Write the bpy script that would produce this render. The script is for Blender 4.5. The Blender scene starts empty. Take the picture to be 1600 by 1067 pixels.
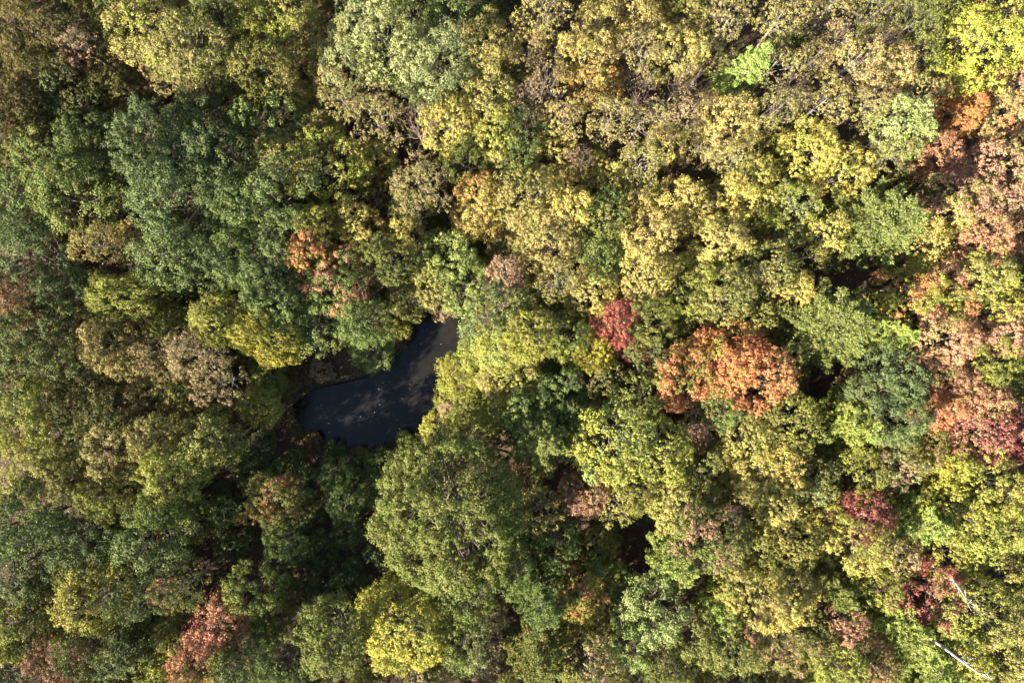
import bpy, bmesh, math, random
import numpy as np
from mathutils import Vector, noise as mnoise

# ------------------------------------------------------------------ camera, sky, sun, exposure
S = bpy.context.scene
col = S.collection
CAM_H = 100.0
FPX = 1600 * 24 / 36.0
cam = bpy.data.objects.new("camera", bpy.data.cameras.new("camera"))
col.objects.link(cam)
cam.location = (0, 0, CAM_H)
cam.rotation_euler = (0, 0, 0)
cam.data.lens = 24
cam.data.sensor_width = 36
cam.data.clip_end = 3000
S.camera = cam

SUN_EL = math.radians(27.5)
SUN_DIR = Vector((-0.83 * math.cos(SUN_EL), -0.56 * math.cos(SUN_EL), math.sin(SUN_EL))).normalized()
W = bpy.data.worlds.new("World")
S.world = W
W.use_nodes = True
wn = W.node_tree
wn.nodes.clear()
sky = wn.nodes.new("ShaderNodeTexSky")
sky.sky_type = 'NISHITA'
sky.sun_disc = False
sky.sun_elevation = SUN_EL
sky.sun_rotation = math.atan2(SUN_DIR.x, SUN_DIR.y)
bg = wn.nodes.new("ShaderNodeBackground")
bg.inputs[1].default_value = 0.05
wo = wn.nodes.new("ShaderNodeOutputWorld")
wn.links.new(sky.outputs[0], bg.inputs[0])
wn.links.new(bg.outputs[0], wo.inputs[0])
sd = bpy.data.lights.new("sun", 'SUN')
sd.energy = 5.0
sd.angle = math.radians(0.53)
sd.color = (1.0, 0.93, 0.78)
sun = bpy.data.objects.new("sun", sd)
col.objects.link(sun)
sun.location = SUN_DIR * 300
sun.rotation_euler = SUN_DIR.to_track_quat('Z', 'Y').to_euler()
S.view_settings.view_transform = 'Standard'
S.view_settings.look = 'None'
S.view_settings.gamma = 1
S.view_settings.use_curve_mapping = False
S.view_settings.exposure = 1.95
S.render.engine = 'CYCLES'
S.cycles.max_bounces = 5
S.cycles.diffuse_bounces = 2
S.cycles.transmission_bounces = 3
S.cycles.glossy_bounces = 2
S.cycles.caustics_reflective = False
S.cycles.caustics_refractive = False

RNG = np.random.default_rng(11)
random.seed(5)


def px(x, y, z):
    """photo pixel -> world xy at height z, straight-down camera"""
    d = CAM_H - z
    return ((x - 800) / FPX * d, -(y - 533.5) / FPX * d)


def lin(c):
    out = []
    for v in c:
        v = v / 255.0
        out.append(v / 12.92 if v <= 0.04045 else ((v + 0.055) / 1.055) ** 2.4)
    return out


# ------------------------------------------------------------------ materials
def new_mat(name):
    m = bpy.data.materials.new(name)
    m.use_nodes = True
    nt = m.node_tree
    nt.nodes.clear()
    out = nt.nodes.new("ShaderNodeOutputMaterial")
    return m, nt, out


def N(nt, t, **kw):
    n = nt.nodes.new(t)
    for k, v in kw.items():
        setattr(n, k, v)
    return n


def leaf_material(name, rough, spec, trans):
    m, nt, out = new_mat(name)
    L = nt.links.new
    info = N(nt, "ShaderNodeObjectInfo")
    acc = N(nt, "ShaderNodeAttribute", attribute_type='OBJECT', attribute_name="accent")
    amt = N(nt, "ShaderNodeAttribute", attribute_type='OBJECT', attribute_name="accent_share")
    tuft = N(nt, "ShaderNodeAttribute", attribute_type='GEOMETRY', attribute_name="tuft")
    leaf = N(nt, "ShaderNodeAttribute", attribute_type='GEOMETRY', attribute_name="leaf")
    # which leaves have turned: tuft value + some leaf scatter below the share of the tree
    j = N(nt, "ShaderNodeMath", operation='MULTIPLY_ADD')
    j.inputs[1].default_value = 0.35
    L(leaf.outputs['Fac'], j.inputs[0]); L(tuft.outputs['Fac'], j.inputs[2])
    d = N(nt, "ShaderNodeMath", operation='SUBTRACT')
    L(amt.outputs['Fac'], d.inputs[0]); L(j.outputs[0], d.inputs[1])
    s = N(nt, "ShaderNodeMath", operation='MULTIPLY_ADD', use_clamp=True)
    s.inputs[1].default_value = 5.0; s.inputs[2].default_value = 1.0
    L(d.outputs[0], s.inputs[0])
    mix = N(nt, "ShaderNodeMix", data_type='RGBA')
    L(s.outputs[0], mix.inputs['Factor'])
    L(info.outputs['Color'], mix.inputs['A']); L(acc.outputs['Color'], mix.inputs['B'])
    hsv = N(nt, "ShaderNodeHueSaturation")
    h = N(nt, "ShaderNodeMapRange"); h.inputs[3].default_value = 0.478; h.inputs[4].default_value = 0.522
    L(leaf.outputs['Fac'], h.inputs[0]); L(h.outputs[0], hsv.inputs['Hue'])
    v = N(nt, "ShaderNodeMapRange"); v.inputs[3].default_value = 0.62; v.inputs[4].default_value = 1.36
    w = N(nt, "ShaderNodeMath", operation='MULTIPLY'); w.inputs[1].default_value = 7.31
    L(leaf.outputs['Fac'], w.inputs[0])
    f = N(nt, "ShaderNodeMath", operation='FRACT'); L(w.outputs[0], f.inputs[0])
    L(f.outputs[0], v.inputs[0]); L(v.outputs[0], hsv.inputs['Value'])
    L(mix.outputs['Result'], hsv.inputs['Color'])
    pb = N(nt, "ShaderNodeBsdfPrincipled")
    pb.inputs['Roughness'].default_value = rough
    pb.inputs['Specular IOR Level'].default_value = spec
    L(hsv.outputs[0], pb.inputs['Base Color'])
    tr = N(nt, "ShaderNodeBsdfTranslucent")
    L(hsv.outputs[0], tr.inputs[0])
    ms = N(nt, "ShaderNodeMixShader"); ms.inputs[0].default_value = trans
    L(pb.outputs[0], ms.inputs[1]); L(tr.outputs[0], ms.inputs[2]); L(ms.outputs[0], out.inputs[0])
    return m


M_LEAF = leaf_material("leaf", 0.6, 0.12, 0.12)
M_NEEDLE = leaf_material("needle", 0.6, 0.15, 0.12)


def bark_material(name, c1, c2, sc):
    m, nt, out = new_mat(name)
    L = nt.links.new
    co = N(nt, "ShaderNodeTexCoord")
    mp = N(nt, "ShaderNodeMapping"); mp.inputs['Scale'].default_value = (1, 1, 0.25)
    L(co.outputs['Object'], mp.inputs[0])
    no = N(nt, "ShaderNodeTexNoise"); no.inputs['Scale'].default_value = sc; no.inputs['Detail'].default_value = 6
    L(mp.outputs[0], no.inputs[0])
    cr = N(nt, "ShaderNodeValToRGB")
    cr.color_ramp.elements[0].position = 0.35; cr.color_ramp.elements[1].position = 0.65
    cr.color_ramp.elements[0].color = (*c1, 1); cr.color_ramp.elements[1].color = (*c2, 1)
    L(no.outputs[0], cr.inputs[0])
    pb = N(nt, "ShaderNodeBsdfPrincipled"); pb.inputs['Roughness'].default_value = 0.85
    bp = N(nt, "ShaderNodeBump"); bp.inputs['Strength'].default_value = 0.6; bp.inputs['Distance'].default_value = 0.03
    L(no.outputs[0], bp.inputs['Height']); L(bp.outputs[0], pb.inputs['Normal'])
    L(cr.outputs[0], pb.inputs['Base Color']); L(pb.outputs[0], out.inputs[0])
    return m


M_BARK = bark_material("bark", (0.09, 0.07, 0.05), (0.26, 0.23, 0.19), 6)
M_PALE = bark_material("pale_bark", (0.15, 0.125, 0.10), (0.30, 0.27, 0.23), 5)
M_TWIG = bark_material("twig_bark", (0.20, 0.14, 0.12), (0.38, 0.29, 0.25), 5)
M_DEAD = bark_material("weathered_wood", (0.40, 0.37, 0.33), (0.75, 0.72, 0.67), 4)


def ground_material():
    m, nt, out = new_mat("leaf_litter_ground")
    L = nt.links.new
    co = N(nt, "ShaderNodeTexCoord")
    n1 = N(nt, "ShaderNodeTexNoise"); n1.inputs['Scale'].default_value = 0.11; n1.inputs['Detail'].default_value = 5
    n2 = N(nt, "ShaderNodeTexVoronoi"); n2.inputs['Scale'].default_value = 5.5
    n3 = N(nt, "ShaderNodeTexNoise"); n3.inputs['Scale'].default_value = 1.6; n3.inputs['Detail'].default_value = 8
    for n in (n1, n2, n3):
        L(co.outputs['Object'], n.inputs['Vector'])
    r1 = N(nt, "ShaderNodeValToRGB")
    e = r1.color_ramp.elements
    e[0].position = 0.38; e[0].color = (0.075, 0.038, 0.026, 1)
    e[1].position = 0.64; e[1].color = (0.12, 0.072, 0.042, 1)
    L(n1.outputs[0], r1.inputs[0])
    r2 = N(nt, "ShaderNodeValToRGB")
    e = r2.color_ramp.elements
    e[0].position = 0.25; e[0].color = (0.06, 0.045, 0.025, 1)
    e[1].position = 0.8; e[1].color = (0.15, 0.09, 0.055, 1)
    L(n2.outputs['Color'], r2.inputs[0])
    mx = N(nt, "ShaderNodeMix", data_type='RGBA'); mx.inputs['Factor'].default_value = 0.45
    L(r1.outputs[0], mx.inputs['A']); L(r2.outputs[0], mx.inputs['B'])
    r3 = N(nt, "ShaderNodeValToRGB")
    e = r3.color_ramp.elements
    e[0].position = 0.46; e[0].color = (0, 0, 0, 1)
    e[1].position = 0.62; e[1].color = (1, 1, 1, 1)
    L(n3.outputs[0], r3.inputs[0])
    mg = N(nt, "ShaderNodeMix", data_type='RGBA')
    mgf = N(nt, "ShaderNodeMath", operation='MULTIPLY'); mgf.inputs[1].default_value = 0.45
    L(r3.outputs[0], mgf.inputs[0]); L(mgf.outputs[0], mg.inputs['Factor'])
    L(mx.outputs['Result'], mg.inputs['A']); mg.inputs['B'].default_value = (0.035, 0.05, 0.018, 1)
    # wet mud close to the water line (by height above it)
    geo = N(nt, "ShaderNodeNewGeometry"); sp = N(nt, "ShaderNodeSeparateXYZ"); L(geo.outputs['Position'], sp.inputs[0])
    mr = N(nt, "ShaderNodeMapRange"); mr.inputs[1].default_value = -0.35; mr.inputs[2].default_value = 0.0
    mr.inputs[3].default_value = 1; mr.inputs[4].default_value = 0
    L(sp.outputs[2], mr.inputs[0])
    mw = N(nt, "ShaderNodeMix", data_type='RGBA')
    L(mr.outputs[0], mw.inputs['Factor']); L(mg.outputs['Result'], mw.inputs['A']); mw.inputs['B'].default_value = (0.06, 0.045, 0.03, 1)
    pb = N(nt, "ShaderNodeBsdfPrincipled"); pb.inputs['Roughness'].default_value = 0.95
    bp = N(nt, "ShaderNodeBump"); bp.inputs['Strength'].default_value = 0.8; bp.inputs['Distance'].default_value = 0.08
    L(n2.outputs['Distance'], bp.inputs['Height']); L(bp.outputs[0], pb.inputs['Normal'])
    L(mw.outputs['Result'], pb.inputs['Base Color']); L(pb.outputs[0], out.inputs[0])
    return m


def water_material():
    m, nt, out = new_mat("murky_water")
    L = nt.links.new
    co = N(nt, "ShaderNodeTexCoord")
    n1 = N(nt, "ShaderNodeTexNoise"); n1.inputs['Scale'].default_value = 0.5; n1.inputs['Detail'].default_value = 5
    L(co.outputs['Object'], n1.inputs[0])
    cr = N(nt, "ShaderNodeValToRGB"); e = cr.color_ramp.elements
    e[0].position = 0.35; e[0].color = (0.012, 0.011, 0.010, 1)
    e[1].position = 0.7; e[1].color = (0.022, 0.019, 0.014, 1)
    L(n1.outputs[0], cr.inputs[0])
    n2 = N(nt, "ShaderNodeTexNoise"); n2.inputs['Scale'].default_value = 3.0; n2.inputs['Detail'].default_value = 3
    L(co.outputs['Object'], n2.inputs[0])
    bp = N(nt, "ShaderNodeBump"); bp.inputs['Strength'].default_value = 0.12; bp.inputs['Distance'].default_value = 0.05
    L(n2.outputs[0], bp.inputs['Height'])
    pb = N(nt, "ShaderNodeBsdfPrincipled")
    pb.inputs['Roughness'].default_value = 0.2; pb.inputs['IOR'].default_value = 1.45
    L(cr.outputs[0], pb.inputs['Base Color']); L(bp.outputs[0], pb.inputs['Normal']); L(pb.outputs[0], out.inputs[0])
    return m


M_GROUND = ground_material()
M_WATER = water_material()

# ------------------------------------------------------------------ ground and pond
WATER_Z = -0.45
POND_PX = [(464, 634), (470, 655), (484, 671), (512, 684), (560, 693), (604, 687), (638, 673), (664, 652), (684, 628),
           (700, 600), (712, 570), (722, 540), (730, 508), (728, 480), (724, 452), (722, 425), (718, 395), (708, 396), (708, 425),
           (704, 452), (690, 474), (664, 482), (640, 494), (636, 520), (641, 543), (620, 562), (588, 582), (552, 592), (516, 601), (484, 615)]
POND = np.array([px(x, y, WATER_Z) for x, y in POND_PX])


def pond_sd(P):
    """signed distance to the pond outline, negative inside"""
    P = np.asarray(P, float)
    d = np.full(len(P), 1e9)
    inside = np.zeros(len(P), bool)
    n = len(POND)
    for i in range(n):
        a, b = POND[i], POND[(i + 1) % n]
        ab = b - a
        t = np.clip(((P - a) @ ab) / (ab @ ab), 0, 1)
        q = a + t[:, None] * ab
        d = np.minimum(d, np.hypot(*(P - q).T))
        c = ((a[1] > P[:, 1]) != (b[1] > P[:, 1])) & (P[:, 0] < (b[0] - a[0]) * (P[:, 1] - a[1]) / (b[1] - a[1] + 1e-12) + a[0])
        inside ^= c
    return np.where(inside, -d, d)


def ground_z(P):
    P = np.asarray(P, float)
    sdv = pond_sd(P)
    h = np.array([mnoise.noise((p[0] * 0.05, p[1] * 0.05, 3.1)) * 0.45 + mnoise.noise((p[0] * 0.35, p[1] * 0.35, 7.7)) * 0.10 for p in P])
    t = np.clip((sdv + 1.6) / 4.2, 0, 1)
    t = t * t * (3 - 2 * t)
    shore = np.array([mnoise.noise((p[0] * 0.9, p[1] * 0.9, 1.2)) * 0.10 for p in P])
    return (-1.25 + shore) * (1 - t) + (h + 0.25) * t


def mesh_obj(name, me, parent=None):
    o = bpy.data.objects.new(name, me)
    col.objects.link(o)
    if parent:
        o.parent = parent
    return o


def grid_mesh(name, xs, ys):
    X, Y = np.meshgrid(xs, ys)
    P = np.stack([X.ravel(), Y.ravel()], 1)
    Z = ground_z(P)
    V = np.column_stack([P, Z])
    nx = len(xs)
    i = np.arange(len(xs) - 1)[None, :] + np.arange(len(ys) - 1)[:, None] * nx
    F = np.stack([i, i + 1, i + 1 + nx, i + nx], -1).reshape(-1, 4)
    me = bpy.data.meshes.new(name)
    me.from_pydata(V.tolist(), [], F.tolist())
    me.polygons.foreach_set("use_smooth", [True] * len(F))
    return me


xs = np.concatenate([[-600, -300, -160], np.arange(-96, -36, 2.0), np.arange(-36, 2, 0.4), np.arange(2, 97, 2.0), [160, 300, 600]])
ys = np.concatenate([[-600, -300, -140], np.arange(-70, -20, 2.0), np.arange(-20, 18, 0.4), np.arange(18, 71, 2.0), [140, 300, 600]])
gme = grid_mesh("ground", xs, ys)
gme.materials.append(M_GROUND)
ground = mesh_obj("ground", gme)
ground["kind"] = "structure"

bm = bmesh.new()
c = POND.mean(0)
ring = [c + (p - c) * 1.0 + (p - c) / np.hypot(*(p - c)) * 1.5 for p in POND]
bm.faces.new([bm.verts.new((p[0], p[1], WATER_Z)) for p in ring])
bmesh.ops.triangulate(bm, faces=bm.faces[:])
wme = bpy.data.meshes.new("pond_water")
bm.to_mesh(wme); bm.free()
wme.materials.append(M_WATER)
pond = mesh_obj("pond_water", wme)
pond["kind"] = "structure"

# ------------------------------------------------------------------ mesh makers for vegetation


def unit(v):
    return v / (np.linalg.norm(v, axis=-1, keepdims=True) + 1e-9)


def leaf_mesh(name, C, Nrm, length, width, tuft, rng, axis=None, mat=M_LEAF, fold=0.18):
    """one small folded rhombus per leaf; C centres, Nrm facing directions"""
    n = len(C)
    Nrm = unit(Nrm)
    if axis is None:
        axis = rng.normal(size=(n, 3))
    T = unit(axis - (axis * Nrm).sum(1, keepdims=True) * Nrm)
    B = np.cross(Nrm, T)
    ln = (length * rng.uniform(0.7, 1.25, n))[:, None] * 0.5
    wd = (width * rng.uniform(0.7, 1.25, n))[:, None] * 0.5
    up = Nrm * wd * fold
    k = rng.uniform(-0.25, 0.15, n)[:, None]
    V = np.stack([C - T * ln, C + B * wd + up + T * ln * k, C + T * ln, C - B * wd + up + T * ln * k], 1).reshape(-1, 3)
    me = bpy.data.meshes.new(name)
    me.vertices.add(n * 4)
    me.vertices.foreach_set("co", V.astype(np.float32).ravel())
    me.loops.add(n * 4)
    me.loops.foreach_set("vertex_index", np.arange(n * 4, dtype=np.int32))
    me.polygons.add(n)
    me.polygons.foreach_set("loop_start", np.arange(0, n * 4, 4, dtype=np.int32))
    me.polygons.foreach_set("loop_total", np.full(n, 4, dtype=np.int32))
    me.update()
    a = me.attributes.new("tuft", 'FLOAT', 'FACE'); a.data.foreach_set("value", tuft.astype(np.float32))
    a = me.attributes.new("leaf", 'FLOAT', 'FACE'); a.data.foreach_set("value", rng.uniform(0, 1, n).astype(np.float32))
    me.materials.append(mat)
    return me


def tube_mesh(name, segs, mat, sides=6):
    """segs: list of polylines [(x,y,z,r), ...] swept into tapered tubes"""
    V, F = [], []
    for pl in segs:
        pl = [np.array(p, float) for p in pl]
        ns = sides if pl[0][3] > 0.07 else 3
        base = None
        for i, p in enumerate(pl):
            a = pl[max(i - 1, 0)][:3]; b = pl[min(i + 1, len(pl) - 1)][:3]
            d = (b - a) / (np.linalg.norm(b - a) + 1e-9)
            u = np.cross(d, (0, 0, 1) if abs(d[2]) < 0.9 else (1, 0, 0)); u /= np.linalg.norm(u)
            w = np.cross(d, u)
            st = len(V)
            for k in range(ns):
                t = 2 * math.pi * k / ns
                V.append(tuple(p[:3] + (u * math.cos(t) + w * math.sin(t)) * p[3]))
            if base is not None:
                for k in range(ns):
                    F.append((base + k, base + (k + 1) % ns, st + (k + 1) % ns, st + k))
            base = st
    me = bpy.data.meshes.new(name)
    me.from_pydata(V, [], F)
    me.polygons.foreach_set("use_smooth", [True] * len(F))
    me.materials.append(mat)
    return me


def bent(a, b, ra, rb, rng, n=4, sag=0.08, lift=0.0):
    a = np.array(a, float); b = np.array(b, float)
    ln = np.linalg.norm(b - a)
    pts = []
    for i in range(n + 1):
        t = i / n
        p = a + (b - a) * t
        if 0 < i < n:
            p = p + rng.normal(0, sag * ln / n, 3)
        p[2] += lift * ln * math.sin(math.pi * t)
        pts.append((*p, ra + (rb - ra) * t))
    return pts


def tuft_leaves(cs, out, tr, per, rng, flat=0.75, lo=-0.35):
    """leaves on the upper shells of tufts"""
    n = len(cs)
    idx = np.repeat(np.arange(n), per)
    m = len(idx)
    d = rng.normal(size=(m, 3)); d = unit(d)
    d[:, 2] = np.where(d[:, 2] < lo, -d[:, 2], d[:, 2])
    d = unit(d + out[idx] * 0.35)
    rr = tr[idx] * np.clip(rng.normal(0.82, 0.24, m), 0.2, 1.5)
    sq = rng.uniform(0.65, 1.35, (n, 3)) * np.array([1, 1, flat])      # every tuft its own proportions
    off = rng.normal(0, 0.16, (n, 3))
    P = cs[idx] + d * rr[:, None] * sq[idx] + (off * tr[:, None])[idx]
    Nn = d * 1.0 + np.array([0, 0, 0.28]) + rng.normal(0, 0.42, (m, 3))
    return P, Nn, idx


def broad(seed, R, H, depth, lobes, tuft_r, per, cover, leaf, thin=0.0, bark=M_BARK, skirt=3, lobe_var=0.3, twigs=10):
    """a broadleaf tree: trunk with limbs, crown of lobes > tufts > leaves. Returns (trunk mesh, crown mesh)"""
    rng = np.random.default_rng(seed)
    zb = H - depth
    L = []
    ga = math.pi * (3 - math.sqrt(5))
    ell = rng.uniform(0.88, 1.12)
    for k in range(lobes):
        rho = math.sqrt((k + 0.35) / lobes) * 0.80 * R * rng.uniform(0.9, 1.1)
        th = k * ga + rng.normal(0, 0.25)
        z = zb + depth * math.sqrt(max(0.0, 1 - (rho / R) ** 2)) * rng.uniform(0.62, 0.92)
        rl = R * 1.02 / math.sqrt(lobes) * rng.uniform(1 - lobe_var, 1 + lobe_var)
        L.append((rho * math.cos(th) * ell, rho * math.sin(th) / ell, z - rl * 0.35, rl))
    for lev, (z0, z1, f0, f1) in enumerate(((0.02, 0.16, 0.60, 0.74), (0.20, 0.36, 0.74, 0.86), (0.42, 0.58, 0.68, 0.80))[:skirt]):
        ns = max(5, int(lobes * 0.55))
        ph = rng.uniform(0, 6.28)
        for k in range(ns):
            th = ph + 2 * math.pi * (k + rng.uniform(-0.3, 0.3)) / ns
            rho = R * rng.uniform(f0, f1)
            rl = R * 0.96 / math.sqrt(lobes) * rng.uniform(0.7, 1.15)
            L.append((rho * math.cos(th) * ell, rho * math.sin(th) / ell, zb + depth * rng.uniform(z0, z1), rl))
    L = np.array(L)
    cs, outs, trs, lob = [], [], [], []
    for i, (x, y, z, rl) in enumerate(L):
        nt = max(3, int(cover * 2 * math.pi * rl * rl / (math.pi * tuft_r ** 2 * 0.62)))
        d = unit(rng.normal(size=(nt, 3)))
        o = np.array([x, y, depth * 0.35]); o = o / (np.linalg.norm(o) + 1e-6)
        d = np.where(((d * o).sum(1) < -0.25)[:, None], -d, d)
        d[:, 2] = np.where(d[:, 2] < -0.25, -d[:, 2], d[:, 2])
        r = rl * rng.uniform(0.72, 1.12, nt)
        c_ = np.array([x, y, z]) + d * r[:, None] * np.array([1, 1, 0.85])
        keep = rng.uniform(0, 1, nt) > thin
        cs.append(c_[keep]); outs.append(d[keep]); lob += [i] * int(keep.sum())
        trs.append(tuft_r * np.clip(rng.lognormal(0, 0.34, int(keep.sum())), 0.45, 1.9))
    cs = np.concatenate(cs); outs = np.concatenate(outs); trs = np.concatenate(trs); lob = np.array(lob)
    P, Nn, idx = tuft_leaves(cs, outs, trs, per, rng)
    lobval = rng.uniform(0, 1, len(L))
    tv = np.clip(0.5 * lobval[lob] + 0.5 * rng.uniform(0, 1, len(cs)), 0, 1)
    # even the tuft values out so that accent_share is the share of turned tufts
    tv = np.argsort(np.argsort(tv)) / len(tv)
    crown = leaf_mesh("crown", P, Nn, leaf, leaf * 0.72, tv[idx], rng)
    # wood
    segs = []
    lean = rng.normal(0, 0.02 * H, 2)
    tr0 = 0.012 * H + 0.018 * R
    fork = np.array([lean[0] * 0.6, lean[1] * 0.6, zb * 0.9])
    top = np.array([lean[0], lean[1], zb + depth * 0.55])
    segs.append([(0, 0, -0.6, tr0 * 1.5), (0, 0, 0.3, tr0 * 1.15), (fork[0] * 0.5, fork[1] * 0.5, fork[2] * 0.5, tr0 * 0.9),
                 (*fork, tr0 * 0.72), (*top, tr0 * 0.25)])
    for i, (x, y, z, rl) in enumerate(L):
        t = rng.uniform(0.0, 0.75)
        a = fork + (top - fork) * t
        if z < a[2]:
            a = np.array([lean[0] * 0.5, lean[1] * 0.5, max(zb * 0.55, z - 0.5 * math.hypot(x, y))])
        rb = tr0 * 0.24
        segs.append(bent(a, (x, y, z - 0.15 * rl), rb, rb * 0.35, rng, 4, 0.25, -0.06))
        mine = np.where(lob == i)[0]
        take = mine if len(mine) < twigs else rng.choice(mine, twigs, replace=False)
        for q in take:
            segs.append(bent((x, y, z - 0.35 * rl), cs[q] - np.array([0, 0, 0.12]), rb * 0.26, 0.01, rng, 2, 0.2))
    return tube_mesh("trunk", segs, bark), crown


def pine(seed, R, H, clear, whorls, per_whorl, needle, puff, per, up=0.18, cone=False):
    rng = np.random.default_rng(seed)
    segs = [[(0, 0, -0.6, 0.02 * H), (0, 0, 0.4, 0.016 * H), (0.1, 0, H * 0.5, 0.011 * H), (0, 0, H - 0.2, 0.02)]]
    C, A, TV = [], [], []
    for w in range(whorls):
        t = (w + 0.3) / whorls
        z = clear + (H - clear) * t
        env = R * (1 - t) ** 0.8 + 0.12 if cone else R * (1 - t ** 1.7) ** 0.75 + 0.15
        nb = per_whorl if t < 0.85 else max(3, per_whorl - 2)
        ph = rng.uniform(0, 6.28)
        for k in range(nb):
            th = ph + 2 * math.pi * (k + rng.uniform(-0.3, 0.3)) / nb
            ln = env * rng.uniform(0.72, 1.12)
            tip = np.array([math.cos(th) * ln, math.sin(th) * ln, z + up * ln * (0.4 + t) + rng.normal(0, 0.2)])
            a = np.array([0, 0, z])
            segs.append(bent(a, tip, 0.035 + 0.012 * ln, 0.012, rng, 3, 0.06, -0.07))
            dr = unit(tip - a)
            side = np.array([-math.sin(th), math.cos(th), 0])
            npf = max(4, int(ln / (puff * 0.92)))
            val = rng.uniform()
            for j in range(npf):
                s = 0.22 + 0.8 * (j + rng.uniform(0, 0.6)) / npf
                spread = (1.02 - s) * ln * (0.13 if cone else 0.26) + (0.10 if cone else 0.16)
                for sg in (-1, 0, 1):
                    if sg == 0 and j % 2:
                        continue
                    off = sg * spread * rng.uniform(0.45, 1.0)
                    p = a + (tip - a) * min(s, 1.02) + side * off + dr * abs(off) * 0.35
                    p[2] += rng.normal(0.05, 0.10) - 0.07 * ln * math.sin(math.pi * min(s, 1))
                    C.append(p); A.append(unit(dr + side * sg * 0.75 + np.array([0, 0, 0.35]))); TV.append(0.5 * val + 0.5 * rng.uniform())
    C = np.array(C); A = np.array(A); TV = np.array(TV)
    idx = np.repeat(np.arange(len(C)), per)
    m = len(idx)
    d = unit(rng.normal(size=(m, 3)) * 0.75 + A[idx] * 0.9 + np.array([0, 0, 0.25]))
    P = C[idx] + d * (puff * rng.uniform(0.15, 0.6, m))[:, None] + rng.normal(0, puff * 0.10, (m, 3))
    Nn = np.cross(d, rng.normal(size=(m, 3))) * 0.5 + np.array([0, 0, 0.6])
    TV = np.argsort(np.argsort(TV)) / len(TV)
    crown = leaf_mesh("crown", P, Nn, needle, needle * 0.26, TV[idx], rng, axis=d, mat=M_NEEDLE, fold=0.1)
    return tube_mesh("trunk", segs, M_BARK), crown


PROTO = {}


def add(kind, R, H, meshes):
    PROTO.setdefault(kind, []).append((R, H, meshes))


for s in range(3):
    add('O', 5.6, 17, broad(100 + s, 5.6, 17, 11.0, 16, (0.54, 0.48, 0.42)[s], (70, 58, 46)[s], 0.47, 0.175))
    add('O', 3.8, 14, broad(110 + s, 3.8, 14, 8.6, 10, (0.50, 0.45, 0.40)[s], (68, 56, 46)[s], 0.47, 0.165))
    add('L', 4.2, 15, broad(200 + s, 4.2, 15, 9.0, (9, 13, 16)[s], (0.38, 0.31, 0.25)[s], (44, 32, 23)[s], 0.60, 0.15, thin=0.08))
    add('L', 2.7, 12, broad(210 + s, 2.7, 12, 7.0, (6, 8, 10)[s], (0.35, 0.29, 0.24)[s], (42, 31, 23)[s], 0.62, 0.14, thin=0.06))
    add('S', 4.0, 15, broad(300 + s, 4.0, 15, 6.5, (10, 14, 18)[s], (0.34, 0.26, 0.22)[s], (26, 17, 13)[s], 0.52, 0.14, thin=0.40, bark=M_PALE, lobe_var=0.5, skirt=1))
for s in range(2):
    add('S', 2.7, 13, broad(310 + s, 2.7, 13, 5.4, 8, (0.30, 0.22)[s], (22, 14)[s], 0.52, 0.135, thin=0.38, bark=M_PALE, lobe_var=0.5, skirt=1))
    add('D', 4.6, 15, broad(400 + s, 4.6, 15, 9.0, 26, 0.26, 24, 0.80, 0.135, lobe_var=0.12))
    add('D', 3.0, 12, broad(410 + s, 3.0, 12, 7.0, 17, 0.24, 24, 0.80, 0.13, lobe_var=0.12))
    add('B', 3.6, 14, broad(500 + s, 3.6, 14, 7.0, 14, 0.24, 7, 0.42, 0.13, thin=0.45, bark=M_TWIG, lobe_var=0.4, skirt=1, twigs=30))
    add('P', 5.2, 19, pine(600 + s, 5.2, 19, 6.0, 9, 6, 0.34, 0.52, 40))
    add('P', 3.2, 14, pine(610 + s, 3.2, 14, 4.0, 9, 5, 0.30, 0.44, 34))
    add('U', 1.9, 5, broad(700 + s, 1.9, 5, 4.0, 6, 0.32, 30, 0.66, 0.16, skirt=2))
add('C', 3.4, 15, pine(620, 3.4, 15, 2.5, 9, 6, 0.28, 0.36, 34, up=0.0, cone=True))
add('H', 10.0, 20, broad(800, 10.0, 20, 12.5, 46, 0.48, 56, 0.66, 0.18))

# ------------------------------------------------------------------ colours (foliage in full sun, as sRGB, scaled to albedo below)
PAL = dict(dg=(106, 118, 62), bg=(124, 138, 80), g=(132, 146, 64), lg=(166, 182, 92), pg=(184, 188, 116), og=(146, 145, 64),
           ob=(122, 113, 58), oy=(182, 170, 92), oc=(193, 172, 100), tn=(192, 164, 116), y=(214, 197, 92), by=(212, 195, 54), yg=(180, 181, 64),
           lm=(204, 208, 62), go=(216, 168, 74), so=(228, 150, 92), sa=(218, 158, 118), rd=(188, 104, 90), pk=(198, 150, 118),
           br=(142, 114, 74), pn=(152, 158, 72), pl=(180, 198, 86))
NAME = dict(dg="dark green", bg="blue-green", g="green", lg="light green", pg="pale silvery green", og="olive green", ob="olive-brown",
            oy="olive-yellow", oc="ochre", tn="tan", y="yellow", by="bright yellow", yg="yellow-green", lm="lime yellow",
            go="golden orange", so="orange", sa="salmon", rd="crimson", pk="dusty pink", br="brown", pn="green", pl="light green")
KSC = 0.74

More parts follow.
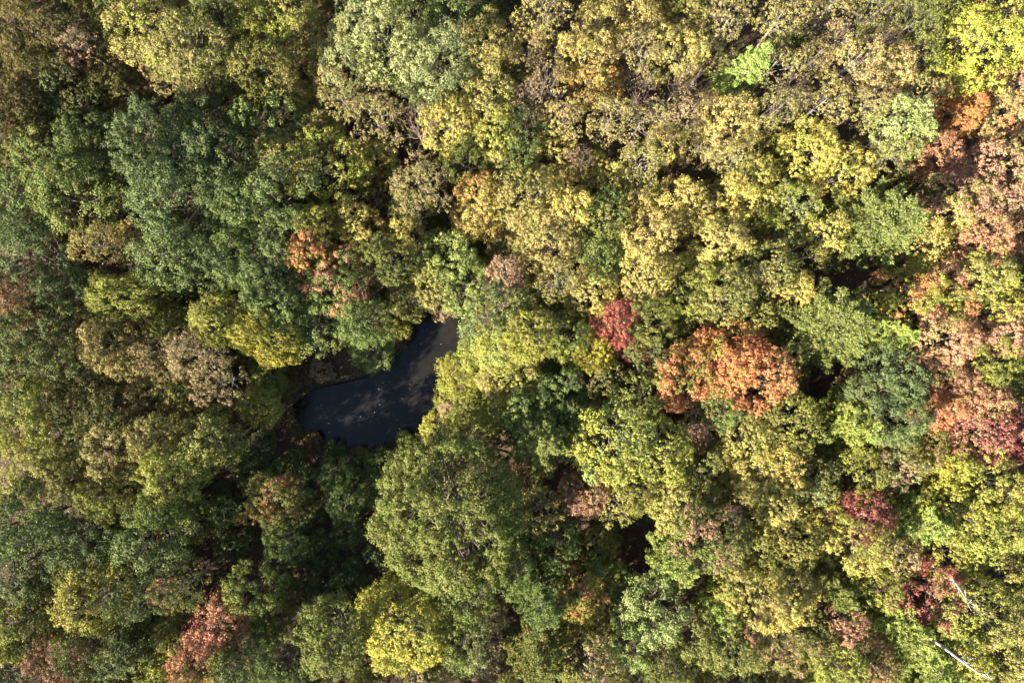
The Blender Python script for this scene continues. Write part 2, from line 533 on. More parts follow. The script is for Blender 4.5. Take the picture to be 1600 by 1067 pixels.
# x y r kind colour[/accent/share] [height]
TREES = """
20 40 46 L ob/og/.3;92 48 42 L ob/br/.3;55 112 42 L ob/og/.3;135 78 34 S tn/sa/.3;105 132 40 L ob/dg/.3;25 165 44 L ob/br/.4;172 132 44 L ob/og/.3
228 45 58 L oy/yg/.4;296 70 56 L oy/og/.5;182 22 36 L og;335 18 36 O g/oy/.3;398 26 46 D yg/oy/.3;262 122 34 S oc/tn/.4;345 104 46 L og/oy/.3;318 152 36 B br/dg/.3
62 165 40 L ob;112 188 46 O g/dg/.4;72 240 62 O g/og/.4;136 222 52 O dg/g/.4;20 215 36 L ob/br/.2
232 222 66 O dg/bg/.5;314 214 66 O dg/bg/.4;268 300 78 O bg/dg/.5 18;340 265 54 O dg
416 180 48 O g/lg/.4;442 18 44 L yg/oy/.3;474 62 36 L oy/so/.25;466 102 38 L oc/y/.4;412 106 40 L og/oy/.3
538 92 44 O pg/lg/.3;556 40 44 L pg/oy/.3;604 62 52 O pg/g/.3;682 88 66 O pg/bg/.35 17;642 12 38 O g/pg/.3;706 28 44 O g/pg/.3;762 60 42 L oy/og/.3;676 134 38 O pg/g/.3
536 150 46 S oy/oc/.4;586 186 56 S oy/tn/.5;648 196 42 B br/oy/.4;700 188 44 L y/oy/.3;768 148 40 L oy/yg/.4;776 206 34 L yg/y/.4;728 244 40 O g/og/.3
434 246 44 L oy/yg/.4;512 262 58 L yg/y/.4;500 204 30 L oy;592 246 26 L y/oy/.4;656 292 56 S oy/tn/.5;746 296 30 L y/so/.3;788 272 38 L oy/og/.3
850 28 54 S oc/y/.4;826 84 44 S oc/oy/.4;940 32 44 L y/oc/.5;918 88 44 L oc/y/.4;930 128 38 D go/oc/.5;992 28 40 L oc/y/.4;1002 84 48 S oy/tn/.4;1062 74 42 L oy/y/.5
1082 26 40 L oy/og/.4;1134 30 46 S oy/tn/.4;1112 88 38 S og/oy/.4;1170 108 44 C pl 18;880 182 44 S oc/oy/.4;952 188 46 S oy/oc/.4;868 246 42 L y/oy/.3
822 200 34 O dg/bg/.4 15;812 250 32 O dg/g/.4 13;1004 192 38 S oy/tn/.5;1070 180 42 S tn/oy/.4;1142 190 40 L oc/y/.5;1044 226 32 L y/oc/.4;1092 234 40 S oy/tn/.4
930 268 24 L y/oy/.4;1000 258 42 S oy/og/.3;1148 252 44 S oy/og/.4;1182 276 34 L yg/y/.5;850 130 36 B tn/oc/.4;828 158 34 B tn/sa/.2;1036 190 30 B tn/oy/.3;1092 168 32 B pk/oy/.3;1000 148 30 B tn/oy/.3;905 252 28 B pk/oc/.3;1128 236 28 B tn/oy/.3;1062 128 28 B tn/oy/.3;1300 66 30 B tn/oy/.3;1236 140 30 B tn/oc/.3;1380 66 30 B og/tn/.3
1222 30 46 S oy/oc/.4;1290 24 46 S oc/oy/.4;1360 28 46 S og/oy/.4;1430 30 44 S og/g/.3;1212 100 40 S oy/oc/.4;1268 92 42 S oc/oy/.4;1338 96 46 S oc/oy/.5;1394 108 38 L oc/tn/.4
1436 90 40 L og/g/.3;1550 70 66 L lm/y/.3;1572 14 30 S pk/br/.3;1500 62 36 L oy/yg/.4;1506 128 30 D so/oc/.4;1512 172 30 D so/go/.4;1416 192 44 D lg/pg/.5;1470 232 38 L sa/yg/.15
1574 178 46 L oc/so/.3;1590 126 30 L pk/oc/.4;1566 262 50 L pk/oy/.4;1268 232 46 L y/yg/.4;1322 268 44 L y/yg/.4;1396 244 40 S og/oy/.4;1214 170 42 S oy/og/.4;1284 162 44 S oy/oc/.4;1350 168 42 S oc/oy/.4;1480 20 36 L yg/og/.4;1440 150 36 S oy/oc/.3
36 302 54 O g/dg/.5;102 296 56 O g/og/.3;150 382 42 S oc/y/.4;52 404 48 O bg/dg/.5;92 452 40 O dg/bg/.4;26 470 36 L br/rd/.2;192 462 52 D yg/og/.5 16;262 396 56 O bg/g/.4
314 412 50 O dg/bg/.4;384 396 62 O bg/g/.4;372 322 58 O g/bg/.4;342 500 46 D og/yg/.5 16;412 524 50 D yg/by/.55 16;268 520 42 L og/g/.4;40 528 56 O dg/og/.4;150 500 34 L og/br/.3;8 350 36 O dg
436 296 50 O bg/g/.3;446 366 48 O bg/dg/.4;420 458 58 O bg/g/.4 16;482 500 54 O g/bg/.4 14;520 440 60 O g/sa/.5 15;484 394 34 L so/yg/.4;562 352 34 L y/so/.2;600 402 46 L og/dg/.3;634 366 26 L y/oy/.3;642 326 32 L oy/og/.3
702 396 46 O lg/g/.3;722 440 42 O lg/g/.4;640 462 38 D og/oy/.4 10;690 470 22 U tn/pk/.4 4;744 336 34 L y/pk/.3;772 488 48 O bg/lg/.3;492 350 30 L yg/y/.4;578 550 29 O lg/g/.5 5;790 424 26 L pk/tn/.4;566 500 36 L g/dg/.4;672 440 30 L oy/yg/.4
832 306 54 L oy/og/.4;852 366 56 L oy/oc/.3;942 404 38 D lg/g/.3;950 336 38 L g/og/.4;892 326 34 L y/oy/.3;1052 318 40 L y/oc/.4;1012 372 40 L oc/y/.5;1012 430 44 L y/oc/.4;1130 376 44 L y/oc/.3;1090 326 28 L y/oc/.4;1152 302 32 L y/oy/.3
1192 320 32 L yg/y/.4;872 440 44 S oy/og/.4;924 456 44 L y/oy/.5;1070 452 46 L yg/og/.4;1134 456 50 L og/oy/.4;968 502 34 L rd/sa/.3;990 540 26 L rd/sa/.3;1020 500 38 O og/g/.4;884 526 36 O g/yg/.3;822 520 46 D yg/oy/.4;1000 304 34 L oy/y/.4;960 280 24 L y
1372 348 68 P pn 18;1296 506 78 P pn 18;1392 524 34 P pl 13;1240 328 44 L yg/pg/.5;1290 362 36 L y/yg/.4;1452 376 36 L y/oy/.5;1484 338 28 L y/oy/.4;1552 372 42 L sa/oy/.25;1502 302 42 L pk/oy/.4;1572 318 40 L pk/oy/.4
1240 452 30 L y/oc/.3;1206 420 44 L og/oy/.4;1424 450 42 L yg/so/.4;1482 426 36 L sa/yg/.3;1546 434 46 L oy/yg/.5;1576 480 38 L yg/y/.4;1484 526 48 L sa/oy/.3;1582 522 36 L pk/sa/.4;1500 476 30 L yg/so/.4;1180 500 30 L og/oy/.3;1262 400 30 S og
22 574 54 O dg/ob/.4;100 556 48 O dg/ob/.3;166 534 38 L oc/oy/.4;206 574 42 L oc/og/.4;246 556 42 S tn/oc/.4;304 556 48 S tn/oc/.5;346 596 48 S tn/oy/.4;270 610 36 L og/oc/.3;28 652 52 L yg/og/.4;86 690 48 L oy/yg/.4
122 634 46 L ob/dg/.4;40 742 52 L oy/yg/.5;184 698 48 L oy/tn/.3;242 690 44 L oy/og/.4 17;262 742 46 L yg/oy/.3 18;314 692 42 L og/yg/.3 17;160 776 42 L og/yg/.4;110 750 44 L oy/og/.4;180 628 40 L ob/dg/.4
418 592 28 O g/yg/.3 8;522 742 28 O g/dg/.4 7;420 786 42 L og/so/.25 12;702 812 128 H g/og/.5 20;722 586 31 L yg/by/.4 8;744 556 30 L yg/g/.4 8;800 592 42 L oy/yg/.4;784 540 44 D yg/lg/.4;756 610 28 U yg/lg/.3 4;824 650 44 O g/dg/.4
928 556 26 L by/yg/.3;938 592 36 L og/tn/.3;1012 552 32 O bg/og/.3;1136 560 62 L so/yg/.25 15;1188 586 60 L so/oc/.25 15;1076 588 50 L so/og/.5;1092 640 38 L pk/og/.4;872 616 42 O g/bg/.4;850 684 60 P pn 15;960 690 64 L yg/lg/.4 17;1030 706 56 L yg/og/.4;1170 684 46 L y/og/.4
1100 742 40 O og/g/.4;1194 744 46 L y/oy/.3;912 772 32 L pk/og/.3;850 796 44 S oy/y/.4;962 786 38 S y/og/.4;1000 620 38 L og/g/.4;1000 770 34 L og/yg/.4;1130 640 34 O g/bg/.4;900 650 30 L dg
1238 660 50 L og/yg/.4;1326 662 48 P yg/pl/.4 14;1396 640 60 O bg/g/.2 16;1404 590 40 O bg;1492 594 52 L sa/oy/.3;1476 640 42 L so/sa/.4;1548 676 58 L rd/pk/.4;1456 700 34 L og/sa/.3;1486 722 44 L yg/by/.4;1560 760 56 L yg/y/.4;1352 742 38 L yg/og/.4;1278 756 42 D og/pg/.4;1410 730 32 L pg/pk/.3
1580 616 42 L yg/og/.4;1566 562 44 L og/yg/.5;1342 600 24 L pk/br/.4 9;1230 724 40 L y/so/.2;1530 620 40 L sa/oc/.5;1590 690 34 L rd/pk/.5
46 812 56 O dg/g/.4;26 880 52 O bg/dg/.5;112 850 46 O dg/bg/.4;232 850 52 O bg/g/.4 17;250 792 36 D g/dg/.4 18;136 942 54 L yg/y/.45;112 894 32 D og/pn/.4;24 984 50 L yg/og/.4;216 934 40 O dg/bg/.4 17;288 912 44 S og/sa/.3 17;392 924 38 O g/yg/.4;332 984 40 L sa/rd/.35
304 1040 42 L sa/yg/.35;204 1012 54 P dg/pn/.4 15;128 1016 38 O dg/og/.4;78 1042 42 L pk/br/.4;268 986 32 D og/pn/.4;374 1034 46 O dg/g/.4;180 880 36 O dg/bg/.3;250 1056 34 L yg/og/.4;10 1050 40 L dg
442 850 32 O g/dg/.4 10;626 980 70 D yg/by/.45 14;514 1000 58 L g/og/.4;442 1040 48 L dg/g/.4;760 1000 30 S tn/pg/.4 9;724 1012 38 O g/pg/.3;736 930 40 O g/dg/.4;612 1056 32 B tn/og/.4;688 950 30 O g/og/.3;420 962 30 O g/dg/.4 10
906 936 40 L yg/so/.35;872 852 40 O g/dg/.4 12;846 936 58 P g/dg/.4 15;838 1022 54 P og/g/.4 15;984 926 28 P pn 9;1024 958 54 O lg/pg/.4;1056 872 46 P pl/pn/.5 15;1112 842 54 L g/pk/.4;1124 952 38 P pl/pn/.5;1192 938 48 L y/oc/.4;930 1046 40 L og/tn/.3;1140 1012 40 L og/dg/.4;1046 1046 40 L g/og/.4;800 900 36 O g;990 1010 40 O lg/g/.4;930 880 26 P pn 9
1352 806 40 L rd/pk/.3;1292 802 36 L y/yg/.3;1342 852 44 L y/yg/.4;1430 814 44 P pl/pn/.4;1450 930 52 L rd/pk/.4;1404 872 38 L og/tn/.4;1300 922 38 P pn/g/.4;1322 972 32 L pk/br/.3;1400 972 48 P pl/pn/.5;1500 800 54 L yg/og/.4;1560 830 52 L yg/og/.5;1540 962 60 L yg/oy/.5;1580 1030 46 L oy/yg/.5;1236 934 50 L y/oy/.4;1220 1012 48 L og/pk/.3;1310 1042 34 L yg/og/.4;1444 1030 46 P pl/g/.4
1490 872 42 L yg/y/.4;1590 900 40 L oy/yg/.4;1480 980 36 P pl/yg/.4;1368 1040 36 L pk/og/.4;1520 1040 36 L yg/y/.4;1240 850 44 L og/y/.3;1190 860 36 L og/yg/.4;1380 920 32 L yg/og/.4;1420 700 26 L og;1210 790 34 L y/og/.3;1160 790 40 L og/y/.3;1060 800 40 L y/og/.4;1150 900 40 L og/yg/.4;1090 1000 36 L og;1270 1000 36 L og/pk/.2
"""

PARTS_NAMES = {'C': ("conifer_tree", "conifer", "pointed conifer"), 'P': ("pine_tree", "pine", "feathery pine tree"), 'O': ("broadleaf_tree", "tree", "tufted broadleaf tree"),
               'L': ("broadleaf_tree", "tree", "broadleaf tree"), 'S': ("thin_tree", "tree", "thin-leaved tree"),
               'B': ("bare_tree", "tree", "nearly bare tree with pale branches"), 'D': ("round_tree", "tree", "smooth round-crowned tree"),
               'H': ("giant_tree", "tree", "giant spreading tree"), 'U': ("shrub", "shrub", "low shrub")}

# trees one can find at a glance; the others are described by what they stand next to
LANDMARKS = [
    (702, 812, "huge olive-green tree with a wide domed crown beside the pond", "the huge olive-green tree by the pond"),
    (1136, 560, "bright orange maple with golden gaps touching a second orange maple", "the bright orange maples"),
    (1188, 586, "orange-red maple with scarlet tufts beside the golden-orange maple", "the orange-red maple"),
    (968, 502, "crimson maple with a ragged crown among green and yellow trees", "the ragged crimson maple"),
    (1372, 348, "broad feathery green pine with layered plumes beside yellow trees", "the broad plumed pine"),
    (1296, 506, "largest feathery green pine with tiered boughs by the bright orange maples", "the largest tiered pine"),
    (1170, 112, "small light green pointed conifer alone in the ochre stand", "the lone light green conifer"),
    (412, 524, "bright yellow smooth lens-shaped tree near the pond's muddy shore", "the bright yellow round tree"),
    (520, 440, "green tree speckled with salmon-orange tufts above the pond", "the salmon-speckled green tree"),
    (626, 980, "yellow-green dense round tree with golden outer leaves below the huge domed tree", "the dense yellow-green round tree"),
    (1550, 70, "large lime-yellow tree glowing at the edge of the ochre stand", "the large lime-yellow tree"),
    (1548, 676, "crimson-pink tree with a wide flat crown next to salmon trees", "the wide crimson-pink tree"),
    (1450, 930, "dark crimson tree beside bare white snags and yellow trees", "the dark crimson tree by the snags"),
    (1352, 806, "small dark crimson tree beside a golden yellow tree", "the small dark crimson tree"),
    (268, 300, "large blue-green tree with tightly tufted crown in the dark green grove", "the large blue-green tufted tree"),
    (682, 88, "big pale silvery green tree with grey branches showing through", "the big silvery green tree"),
    (930, 128, "golden-orange round tree glowing among ochre thin trees", "the golden-orange round tree"),
    (1396, 640, "large blue-green tree beside the row of salmon trees", "the blue-green tree by the salmon row"),
    (136, 942, "yellow-green tree with golden top among dark green trees", "the golden-topped tree"),
    (332, 984, "salmon-red tree with scarlet tips above a dark gap", "the scarlet-tipped salmon tree"),
    (420, 786, "green tree with orange-tinged top standing beside the dark clearing", "the orange-tinged tree at the clearing"),
    (850, 684, "pale green feathery pine leaning over a shaded hollow", "the pale pine over the hollow"),
    (700, 188, "yellow tufted tree beside a nearly bare brown tree", "the yellow tufted tree"),
    (1416, 192, "pale green fine-leaved round tree beside pink and orange trees", "the pale fine-leaved tree"),
    (1506, 128, "orange upright tree standing against its twin by the lime-yellow tree", "the upright orange trees"),
    (702, 396, "bright light green tree hanging over the pond's narrow inlet", "the light green tree over the inlet"),
    (906, 936, "yellow-green tree with orange lower tips among dark pines", "the orange-tipped tree among pines"),
    (204, 1012, "dark green feathery pine beside the salmon-red trees", "the dark feathery pine"),
    (192, 462, "yellow-green lens-shaped tree in a dark green hollow", "the yellow-green lens-shaped tree"),
    (822, 200, "small dark green evergreen-looking tree amid ochre trees", "the dark green tree amid ochre"),
    (722, 586, "bright yellow-green tree overhanging the pond's bank", "the yellow-green tree at the bank"),
    (416, 180, "green tree with bright tufts at the edge of a dark gap", "the green tree by the gap"),
]


def albedo(code):
    c = lin(PAL[code])
    g = 0.2126 * c[0] + 0.7152 * c[1] + 0.0722 * c[2]
    return [min(0.75, (v + (g - v) * 0.10) * KSC) for v in c]


trees = []
for ent in TREES.replace("\n", ";").split(";"):
    q = ent.split()
    if not q:
        continue
    x, y, r = float(q[0]), float(q[1]), float(q[2])
    cc = q[4].split("/")
    trees.append(dict(x=x, y=y, r=r, k=q[3], c=cc[0], a=cc[1] if len(cc) > 1 else cc[0], s=float(cc[2]) if len(cc) > 2 else 0.0,
                      h=float(q[5]) if len(q) > 5 else None, src=0))
for t in trees:
    if t['h'] is None:
        rm = t['r'] * 0.08
        t['h'] = min(19, max(9.0, 9.0 + 1.55 * rm + random.uniform(-2.4, 2.4)))

for t in trees:
    t['h'] = min(23.0, t['h'] * 1.15) if t['h'] > 8.5 else t['h']

# gaps between the mapped crowns: lower trees of the same colours as their neighbours
rr = random.Random(3)
TX = np.array([(t['x'], t['y'], t['r']) for t in trees])
PONDPX = np.array(POND_PX, float)
fill = []
GAPS = [(355, 865, 62), (500, 870, 84), (375, 740, 60), (560, 900, 60), (560, 640, 120), (440, 690, 60), (330, 760, 40), (560, 860, 50), (700, 345, 26), (480, 600, 50), (380, 700, 40), (1000, 850, 36), (1012, 905, 26), (1330, 1000, 32), (1335, 885, 24), (1440, 275, 26), (1385, 432, 38), (765, 730, 30), (905, 640, 26),
        (1265, 610, 34), (115, 795, 30), (60, 790, 22), (1490, 280, 20), (445, 212, 26), (480, 212, 20), (628, 140, 20), (700, 160, 18), (860, 150, 50), (1000, 150, 50), (930, 240, 30), (1080, 160, 40), (1240, 360, 26), (1280, 300, 24)]
for _ in range(6000):
    x, y = rr.uniform(-10, 1610), rr.uniform(-10, 1077)
    d = np.hypot(TX[:, 0] - x, TX[:, 1] - y)
    if (d < TX[:, 2] * 0.98 + 4).any():
        continue
    if any(math.hypot(x - gx, y - gy) < gr for gx, gy, gr in GAPS):
        continue
    if any(math.hypot(x - f['x'], y - f['y']) < 38 for f in fill):
        continue
    P = np.array([px(x, y, 3)])
    if pond_sd(P)[0] < 2.5:
        continue
    n = trees[int(np.argmin(d))]
    fill.append(dict(x=x, y=y, r=rr.uniform(24, 31), k='L' if n['k'] in 'OPDHC' else rr.choice('LS'), c=rr.choice([n['c'], 'og', n['a'] if n['a'] not in ('rd', 'sa', 'so', 'pk') else 'g']) if n['c'] not in ('rd', 'sa', 'so', 'pk') else rr.choice(['og', 'oy', n['c']]),
                     a=n['a'] if n['a'] not in ('rd', 'sa', 'so') else 'og', s=0.3, h=rr.uniform(7, 9.5), src=1))
    if len(fill) > 70:
        break
# low growth in the shaded clearings around the pond
for x, y, r, c_, h in [(350, 790, 26, 'dg', 4), (390, 740, 30, 'dg', 5), (470, 800, 26, 'dg', 6), (360, 850, 28, 'dg', 5), (500, 860, 24, 'dg', 3.5), (545, 830, 26, 'dg', 5),
                       (470, 910, 26, 'dg', 5), (545, 910, 26, 'dg', 5), (400, 690, 24, 'dg', 4), (450, 735, 24, 'dg', 4), (600, 725, 24, 'g', 4), (640, 700, 22, 'g', 3),
                       (575, 735, 22, 'dg', 4), (430, 640, 20, 'br', 3), (440, 610, 18, 'og', 3), (610, 512, 22, 'yg', 6), (500, 580, 16, 'tn', 2),
                       (470, 585, 16, 'br', 2), (742, 646, 16, 'lg', 1.6), (765, 660, 22, 'g', 4), (715, 655, 16, 'yg', 2), (700, 640, 14, 'tn', 1.6), (790, 640, 20, 'og', 3), (700, 345, 18, 'dg', 3), (540, 940, 26, 'dg', 5), (490, 940, 24, 'dg', 5),
                       (690, 620, 14, 'yg', 2), (560, 715, 14, 'og', 2), (520, 705, 14, 'dg', 2), (480, 695, 16, 'br', 2)]:
    fill.append(dict(x=x, y=y, r=r, k='U', c=c_, a='og', s=0.25, h=h, src=2))
# saplings under the canopy, where the crowns leave the floor open
PG = np.array([px(t['x'], t['y'], t['h'] * 0.74) for t in trees])
und = []
GG = [(px(gx, gy, 0), gr * CAM_H / FPX) for gx, gy, gr in GAPS]
for _ in range(9000):
    X, Y = rr.uniform(-76, 76), rr.uniform(-52, 52)
    if X > 2 and Y > 0 and rr.random() < 0.9:
        continue
    if any((X - u[0]) ** 2 + (Y - u[1]) ** 2 < 20 for u in und):
        continue
    if np.hypot(PG[:, 0] - X, PG[:, 1] - Y).min() < 1.6 or pond_sd(np.array([(X, Y)]))[0] < 3.2:
        continue
    if any(math.hypot(X - g[0][0], Y - g[0][1]) < g[1] for g in GG):
        continue
    und.append((X, Y))
    if len(und) >= 260:
        break
for X, Y in und:
    n = trees[int(np.argmin(np.hypot(PG[:, 0] - X, PG[:, 1] - Y)))]
    h = rr.uniform(3.5, 6.5)
    d = CAM_H - 0.74 * h
    fill.append(dict(x=800 + X / d * FPX, y=533.5 - Y / d * FPX, r=rr.uniform(1.5, 2.5) * FPX / d, k='U', c=rr.choice(['dg', 'g', 'og', 'og', n['c']]), a=rr.choice(['og', 'oy', 'g']), s=0.3, h=h, src=4))
# the forest goes on outside the frame
ring = []
for _ in range(3000):
    x, y = rr.uniform(-170, 1770), rr.uniform(-170, 1240)
    if -22 < x < 1622 and -22 < y < 1089:
        continue
    if any(math.hypot(x - f['x'], y - f['y']) < 84 for f in ring) or (np.hypot(TX[:, 0] - x, TX[:, 1] - y) < TX[:, 2] + 22).any():
        continue
    n = trees[int(np.argmin(np.hypot(TX[:, 0] - x, TX[:, 1] - y)))]
    ring.append(dict(x=x, y=y, r=rr.uniform(46, 56), k=n['k'] if n['k'] in 'OLSP' else 'L', c=n['c'], a=n['a'], s=0.4, h=rr.uniform(14, 17), src=3))
allt = trees + fill + ring

# ------------------------------------------------------------------ place them
for t in allt:
    zc = t['h'] * (0.74 if t['k'] not in 'PC' else 0.62)
    t['X'], t['Y'] = px(t['x'], t['y'], zc)
    t['R'] = t['r'] * (CAM_H - zc) / FPX
G = ground_z(np.array([(t['X'], t['Y']) for t in allt]))
SD = pond_sd(np.array([(t['X'], t['Y']) for t in allt]))


def article(s):
    return ("an " if s[0] in "aeiou" else "a ") + s


lm_pos = []
for lx, ly, lab, short in LANDMARKS:
    i = int(np.argmin([math.hypot(t['x'] - lx, t['y'] - ly) for t in trees]))
    trees[i]['label'] = lab
    trees[i]['lm'] = short
    lm_pos.append((trees[i]['X'], trees[i]['Y'], short))
lm_pos.append((*px(560, 640, 0), "the dark pond"))
taken = set()
for t in allt:
    if 'label' in t:
        continue
    near = sorted(lm_pos, key=lambda q: math.hypot(q[0] - t['X'], q[1] - t['Y']))
    size = "low " if t['src'] == 1 else "tall " if t['h'] > 15.6 and t['src'] == 0 else "small " if t['r'] < 33 and t['src'] == 0 else ""
    n1, n2 = NAME[t['c']], NAME[t['a']]
    tint = n1 + (f" and {n2}" if t['s'] >= 0.3 and n1 != n2 and t['src'] == 0 else "")
    kind = {4: "leafy sapling"}.get(t['src'], PARTS_NAMES[t['k']][2])
    if t['src'] != 4:
        nb = sorted((u for u in trees if u is not t), key=lambda u: math.hypot(u['X'] - t['X'], u['Y'] - t['Y']))[:4]
    else:
        nb = sorted(trees, key=lambda u: math.hypot(u['X'] - t['X'], u['Y'] - t['Y']))[:4]
    rel = "under" if t['src'] == 4 else "touching"
    cand = [f"{size}{tint} {kind} beside {near[0][2]}"] if math.hypot(near[0][0] - t['X'], near[0][1] - t['Y']) < 9 else []
    cand.append(f"{size}{n1} {kind} between {near[0][2]} and {near[1][2]}")
    for u in nb:
        if 'lm' in u:
            continue
        cand.append(f"{size}{tint} {kind} {rel} {article(NAME[u['c']])} tree near {near[0][2]}")
        cand.append(f"{size}{n1} {kind} {rel} {article(NAME[u['c']])} tree near {near[1][2]}")
    cand.append(f"{size}{n1} {kind} between {near[0][2]} and {near[2][2]}")
    cand.append(f"{size}{n1} {kind} between {near[1][2]} and {near[2][2]}")
    cand.append(f"{size}{tint} {kind} near {near[0][2]}")
    for k, u in enumerate(nb):
        for w_ in nb[k + 1:]:
            cand.append(f"{size}{tint} {kind} {rel} {article(NAME[u['c']])} tree and {article(NAME[w_['c']])} tree")
    cand = [c_ for c_ in cand if len(c_.split()) <= 16] or [f"{n1} {kind} near {near[0][2]}"]
    free = [c_ for c_ in cand if c_ not in taken]
    t['label'] = (free or cand)[0]
    taken.add(t['label'])

GROUPS = {0: "trees of the autumn canopy", 1: "low trees filling gaps in the canopy", 2: "shrubs around the pond and clearing", 3: "surrounding forest trees", 4: "saplings under the canopy"}
ELLIPSE = {(412.0, 524.0): (1.32, 0.80, -28), (342.0, 500.0): (1.2, 0.85, -20), (192.0, 462.0): (1.25, 0.72, 5)}
prng = random.Random(21)
for i, t in enumerate(allt):
    opts = PROTO[t['k']]
    best = min(abs(math.log(o[0] / t['R'])) for o in opts)
    opts = [o for o in opts if abs(math.log(o[0] / t['R'])) < best + 0.02]
    R0, H0, (tm, cm) = opts[prng.randrange(len(opts))]
    nm, cat, _ = PARTS_NAMES[t['k']]
    if t['src'] == 4:
        nm, cat = "sapling", "sapling"
    if t['c'] in ('so', 'rd', 'sa') and t['k'] == 'L':
        nm = "maple_tree"
    root = bpy.data.objects.new(nm, None)
    col.objects.link(root)
    root.empty_display_size = 0.5
    root.location = (t['X'], t['Y'], G[i] - 0.05)
    s = t['R'] / R0 * (0.85 if t['k'] == 'S' else 1.05)
    root.scale = (s * prng.uniform(0.93, 1.07), s * prng.uniform(0.93, 1.07), t['h'] / H0)
    root.rotation_euler = (0, 0, prng.uniform(0, 6.283))
    if (t['x'], t['y']) in ELLIPSE:
        ex, ey, ang = ELLIPSE[(t['x'], t['y'])]
        root.scale = (s * ex, s * ey, t['h'] / H0); root.rotation_euler = (0, 0, math.radians(ang))
    root["label"] = t['label']
    root["category"] = cat
    root["group"] = GROUPS[t['src']]
    tr = bpy.data.objects.new("trunk" if t['k'] != 'U' else "stems", tm); col.objects.link(tr); tr.parent = root
    cr = bpy.data.objects.new("crown" if t['k'] != 'U' else "foliage", cm); col.objects.link(cr); cr.parent = root
    b = prng.uniform(0.88, 1.12)
    w = prng.uniform(0.95, 1.05)
    c = albedo(t['c']); a = albedo(t['a'])
    cr.color = (c[0] * b * w, c[1] * b, c[2] * b / w, 1)
    cr["accent"] = [a[0] * b, a[1] * b, a[2] * b]
    cr["accent_share"] = t['s'] * 1.0

# ------------------------------------------------------------------ dead snags
def snag(x, y, tipx, tipy, h0, h1, label, seed, branches, mat=M_DEAD):
    rng = np.random.default_rng(seed)
    a = np.array([*px(x, y, h0), h0]); b = np.array([*px(tipx, tipy, h1), h1])
    base = a - (b - a) / np.linalg.norm(b - a) * 2.0
    gz = ground_z(np.array([base[:2]]))[0]
    root = bpy.data.objects.new("dead_tree", None); col.objects.link(root)
    root.location = (base[0], base[1], gz)
    root["label"] = label; root["category"] = "dead tree"; root["group"] = "bare white snags"
    off = np.array([base[0], base[1], gz])
    pl = [(0, 0, -0.5, 0.28), (*(a - off), 0.19)]
    mid = a + (b - a) * 0.5 + rng.normal(0, 0.25, 3)
    pl += [(*(mid - off), 0.13), (*(b - off), 0.03)]
    o = mesh_obj("trunk", tube_mesh("trunk", [pl], mat, 8), root)
    for k in range(branches):
        t = rng.uniform(0.15, 0.85)
        p = (a + (mid - a) * t * 2) if t < 0.5 else (mid + (b - mid) * (t - 0.5) * 2)
        d = unit(unit(b - a) + rng.normal(0, 0.5, 3)) * rng.uniform(1.2, 2.6)
        m = bent(p - off, p + d - off, 0.055, 0.012, rng, 4, 0.35)
        seg = [m]
        for q in range(2):
            mm = np.array(m[2 + q][:3])
            seg.append(bent(mm, mm + unit(d + rng.normal(0, 0.9, 3)) * 0.8, 0.025, 0.008, rng, 2, 0.3))
        mesh_obj("branch", tube_mesh("branch", seg, mat, 6), root)


snag(1486, 900, 1518, 954, 13, 22, "bare white forked snag leaning beside the dark crimson tree", 1, 5)
snag(1484, 1018, 1542, 1060, 15, 22, "long bare white snag lying over yellow-green crowns and pines", 2, 4)
snag(862, 140, 868, 76, 4, 12, "slender pale bare snag standing in the ochre thin-leaved stand", 3, 7)
snag(1462, 352, 1480, 338, 9, 12, "short grey snag between yellow trees beside the broad plumed pine", 4, 2, M_PALE)

# ------------------------------------------------------------------ loose stuff on the ground
def simple_leaf_mat(name, ramp):
    m, nt, out = new_mat(name)
    L = nt.links.new
    at = N(nt, "ShaderNodeAttribute", attribute_type='GEOMETRY', attribute_name="leaf")
    cr = N(nt, "ShaderNodeValToRGB")
    el = cr.color_ramp.elements
    el[0].position = 0; el[0].color = (*ramp[0], 1); el[1].position = 1; el[1].color = (*ramp[-1], 1)
    for k in range(1, len(ramp) - 1):
        e = el.new(k / (len(ramp) - 1)); e.color = (*ramp[k], 1)
    L(at.outputs['Fac'], cr.inputs[0])
    pb = N(nt, "ShaderNodeBsdfPrincipled"); pb.inputs['Roughness'].default_value = 0.7
    L(cr.outputs[0], pb.inputs['Base Color']); L(pb.outputs[0], out.inputs[0])
    return m


M_LITTER = simple_leaf_mat("fallen_leaves", [(0.07, 0.035, 0.02), (0.16, 0.075, 0.045), (0.21, 0.12, 0.065), (0.26, 0.18, 0.09), (0.13, 0.06, 0.04)])
M_GRASS = simple_leaf_mat("bank_grass", [(0.09, 0.13, 0.03), (0.18, 0.21, 0.06), (0.32, 0.30, 0.12), (0.36, 0.27, 0.14)])
M_FLOAT = simple_leaf_mat("floating_leaves", [(0.5, 0.42, 0.22), (0.62, 0.55, 0.40), (0.4, 0.25, 0.08)])
rng = np.random.default_rng(77)
n = 70000
P = np.column_stack([rng.uniform(-80, 80, n), rng.uniform(-54, 54, n)])
P = P[pond_sd(P) > 0.7]
Z = ground_z(P)
C = np.column_stack([P, Z + 0.05])
Nn = np.column_stack([rng.normal(0, 0.35, (len(C), 2)), np.ones(len(C))])
lm_ = leaf_mesh("leaf_litter", C, Nn, 0.30, 0.20, np.zeros(len(C)), rng, mat=M_LITTER)
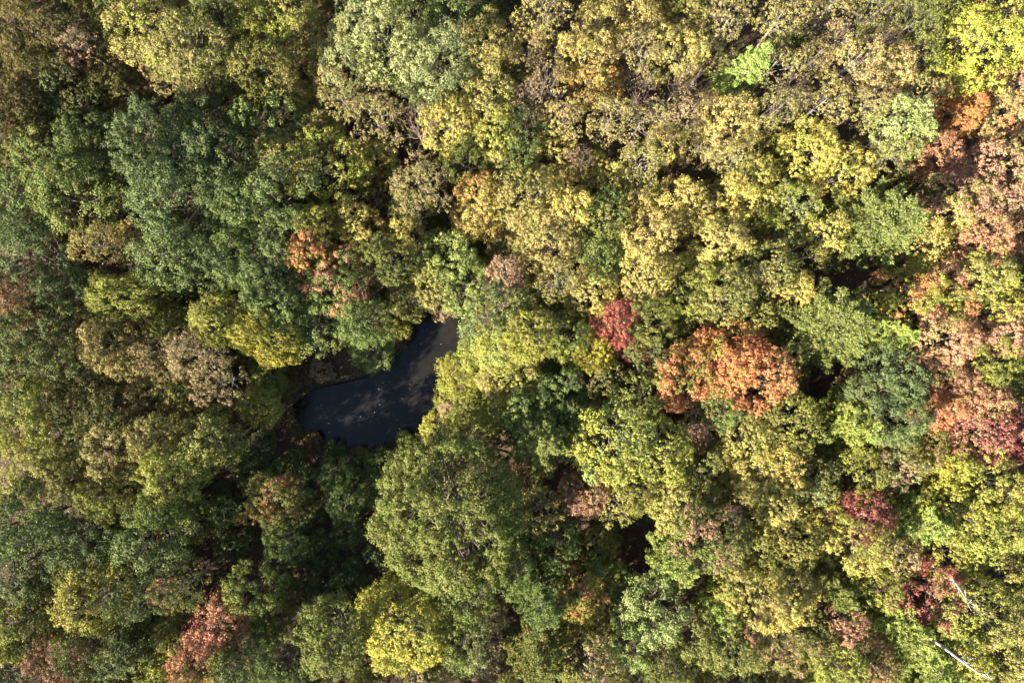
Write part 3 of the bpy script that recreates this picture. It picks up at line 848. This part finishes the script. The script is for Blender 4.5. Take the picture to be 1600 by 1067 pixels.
o = mesh_obj("leaf_litter", lm_)
o["kind"] = "stuff"; o["label"] = "brown fallen leaves covering the forest floor"; o["category"] = "leaf litter"

# grass along the bank
n = 60000
P = np.column_stack([rng.uniform(-36, 6, n), rng.uniform(-20, 18, n)])
sdv = pond_sd(P)
pn_ = np.array([mnoise.noise((p[0] * 0.3, p[1] * 0.3, 9.0)) for p in P])
east = np.array([px(745, 625, 0)])
dE = np.hypot(P[:, 0] - east[0, 0], P[:, 1] - east[0, 1])
keep = ((sdv > 0.35) & (sdv < 1.5 + 1.2 * pn_)) | ((dE < 6.5 + 2 * pn_) & (sdv > 0.35) & (pn_ > -0.25))
P = P[keep]
Z = ground_z(P)
hgt = 0.45
ax = np.column_stack([rng.normal(0, 0.55, (len(P), 2)), np.ones(len(P))])
C = np.column_stack([P, Z + 0.18])
gm = leaf_mesh("bank_grass", C, np.column_stack([rng.normal(size=(len(P), 2)), rng.normal(0.3, 0.3, len(P))]), 0.6, 0.07, np.zeros(len(P)), rng, axis=ax, mat=M_GRASS)
o = mesh_obj("bank_grass", gm)
o["kind"] = "stuff"; o["label"] = "dry green and straw grass along the pond's bank"; o["category"] = "grass"

n = 190
P = np.column_stack([rng.uniform(-30, -4, n), rng.uniform(-16, 8, n)])
P = P[pond_sd(P) < -0.6]
foc = np.array(px(625, 600, 0))
P = P[rng.uniform(0, 1, len(P)) < 0.25 + 0.6 * np.exp(-(np.hypot(*(P - foc).T) / 4.5) ** 2)]
C = np.column_stack([P, np.full(len(P), WATER_Z + 0.012)])
fm = leaf_mesh("floating_leaves", C, np.tile([0, 0, 1.0], (len(P), 1)), 0.16, 0.12, np.zeros(len(P)), rng, mat=M_FLOAT, fold=0.05)
o = mesh_obj("floating_leaves", fm)
o["kind"] = "stuff"; o["label"] = "pale fallen leaves floating on the dark pond"; o["category"] = "leaves"

tri = sum(len(m.polygons) * 2 for m in bpy.data.meshes)
print("TREES", len(trees), "FILL", len(fill), "RING", len(ring), "TRIS", tri)
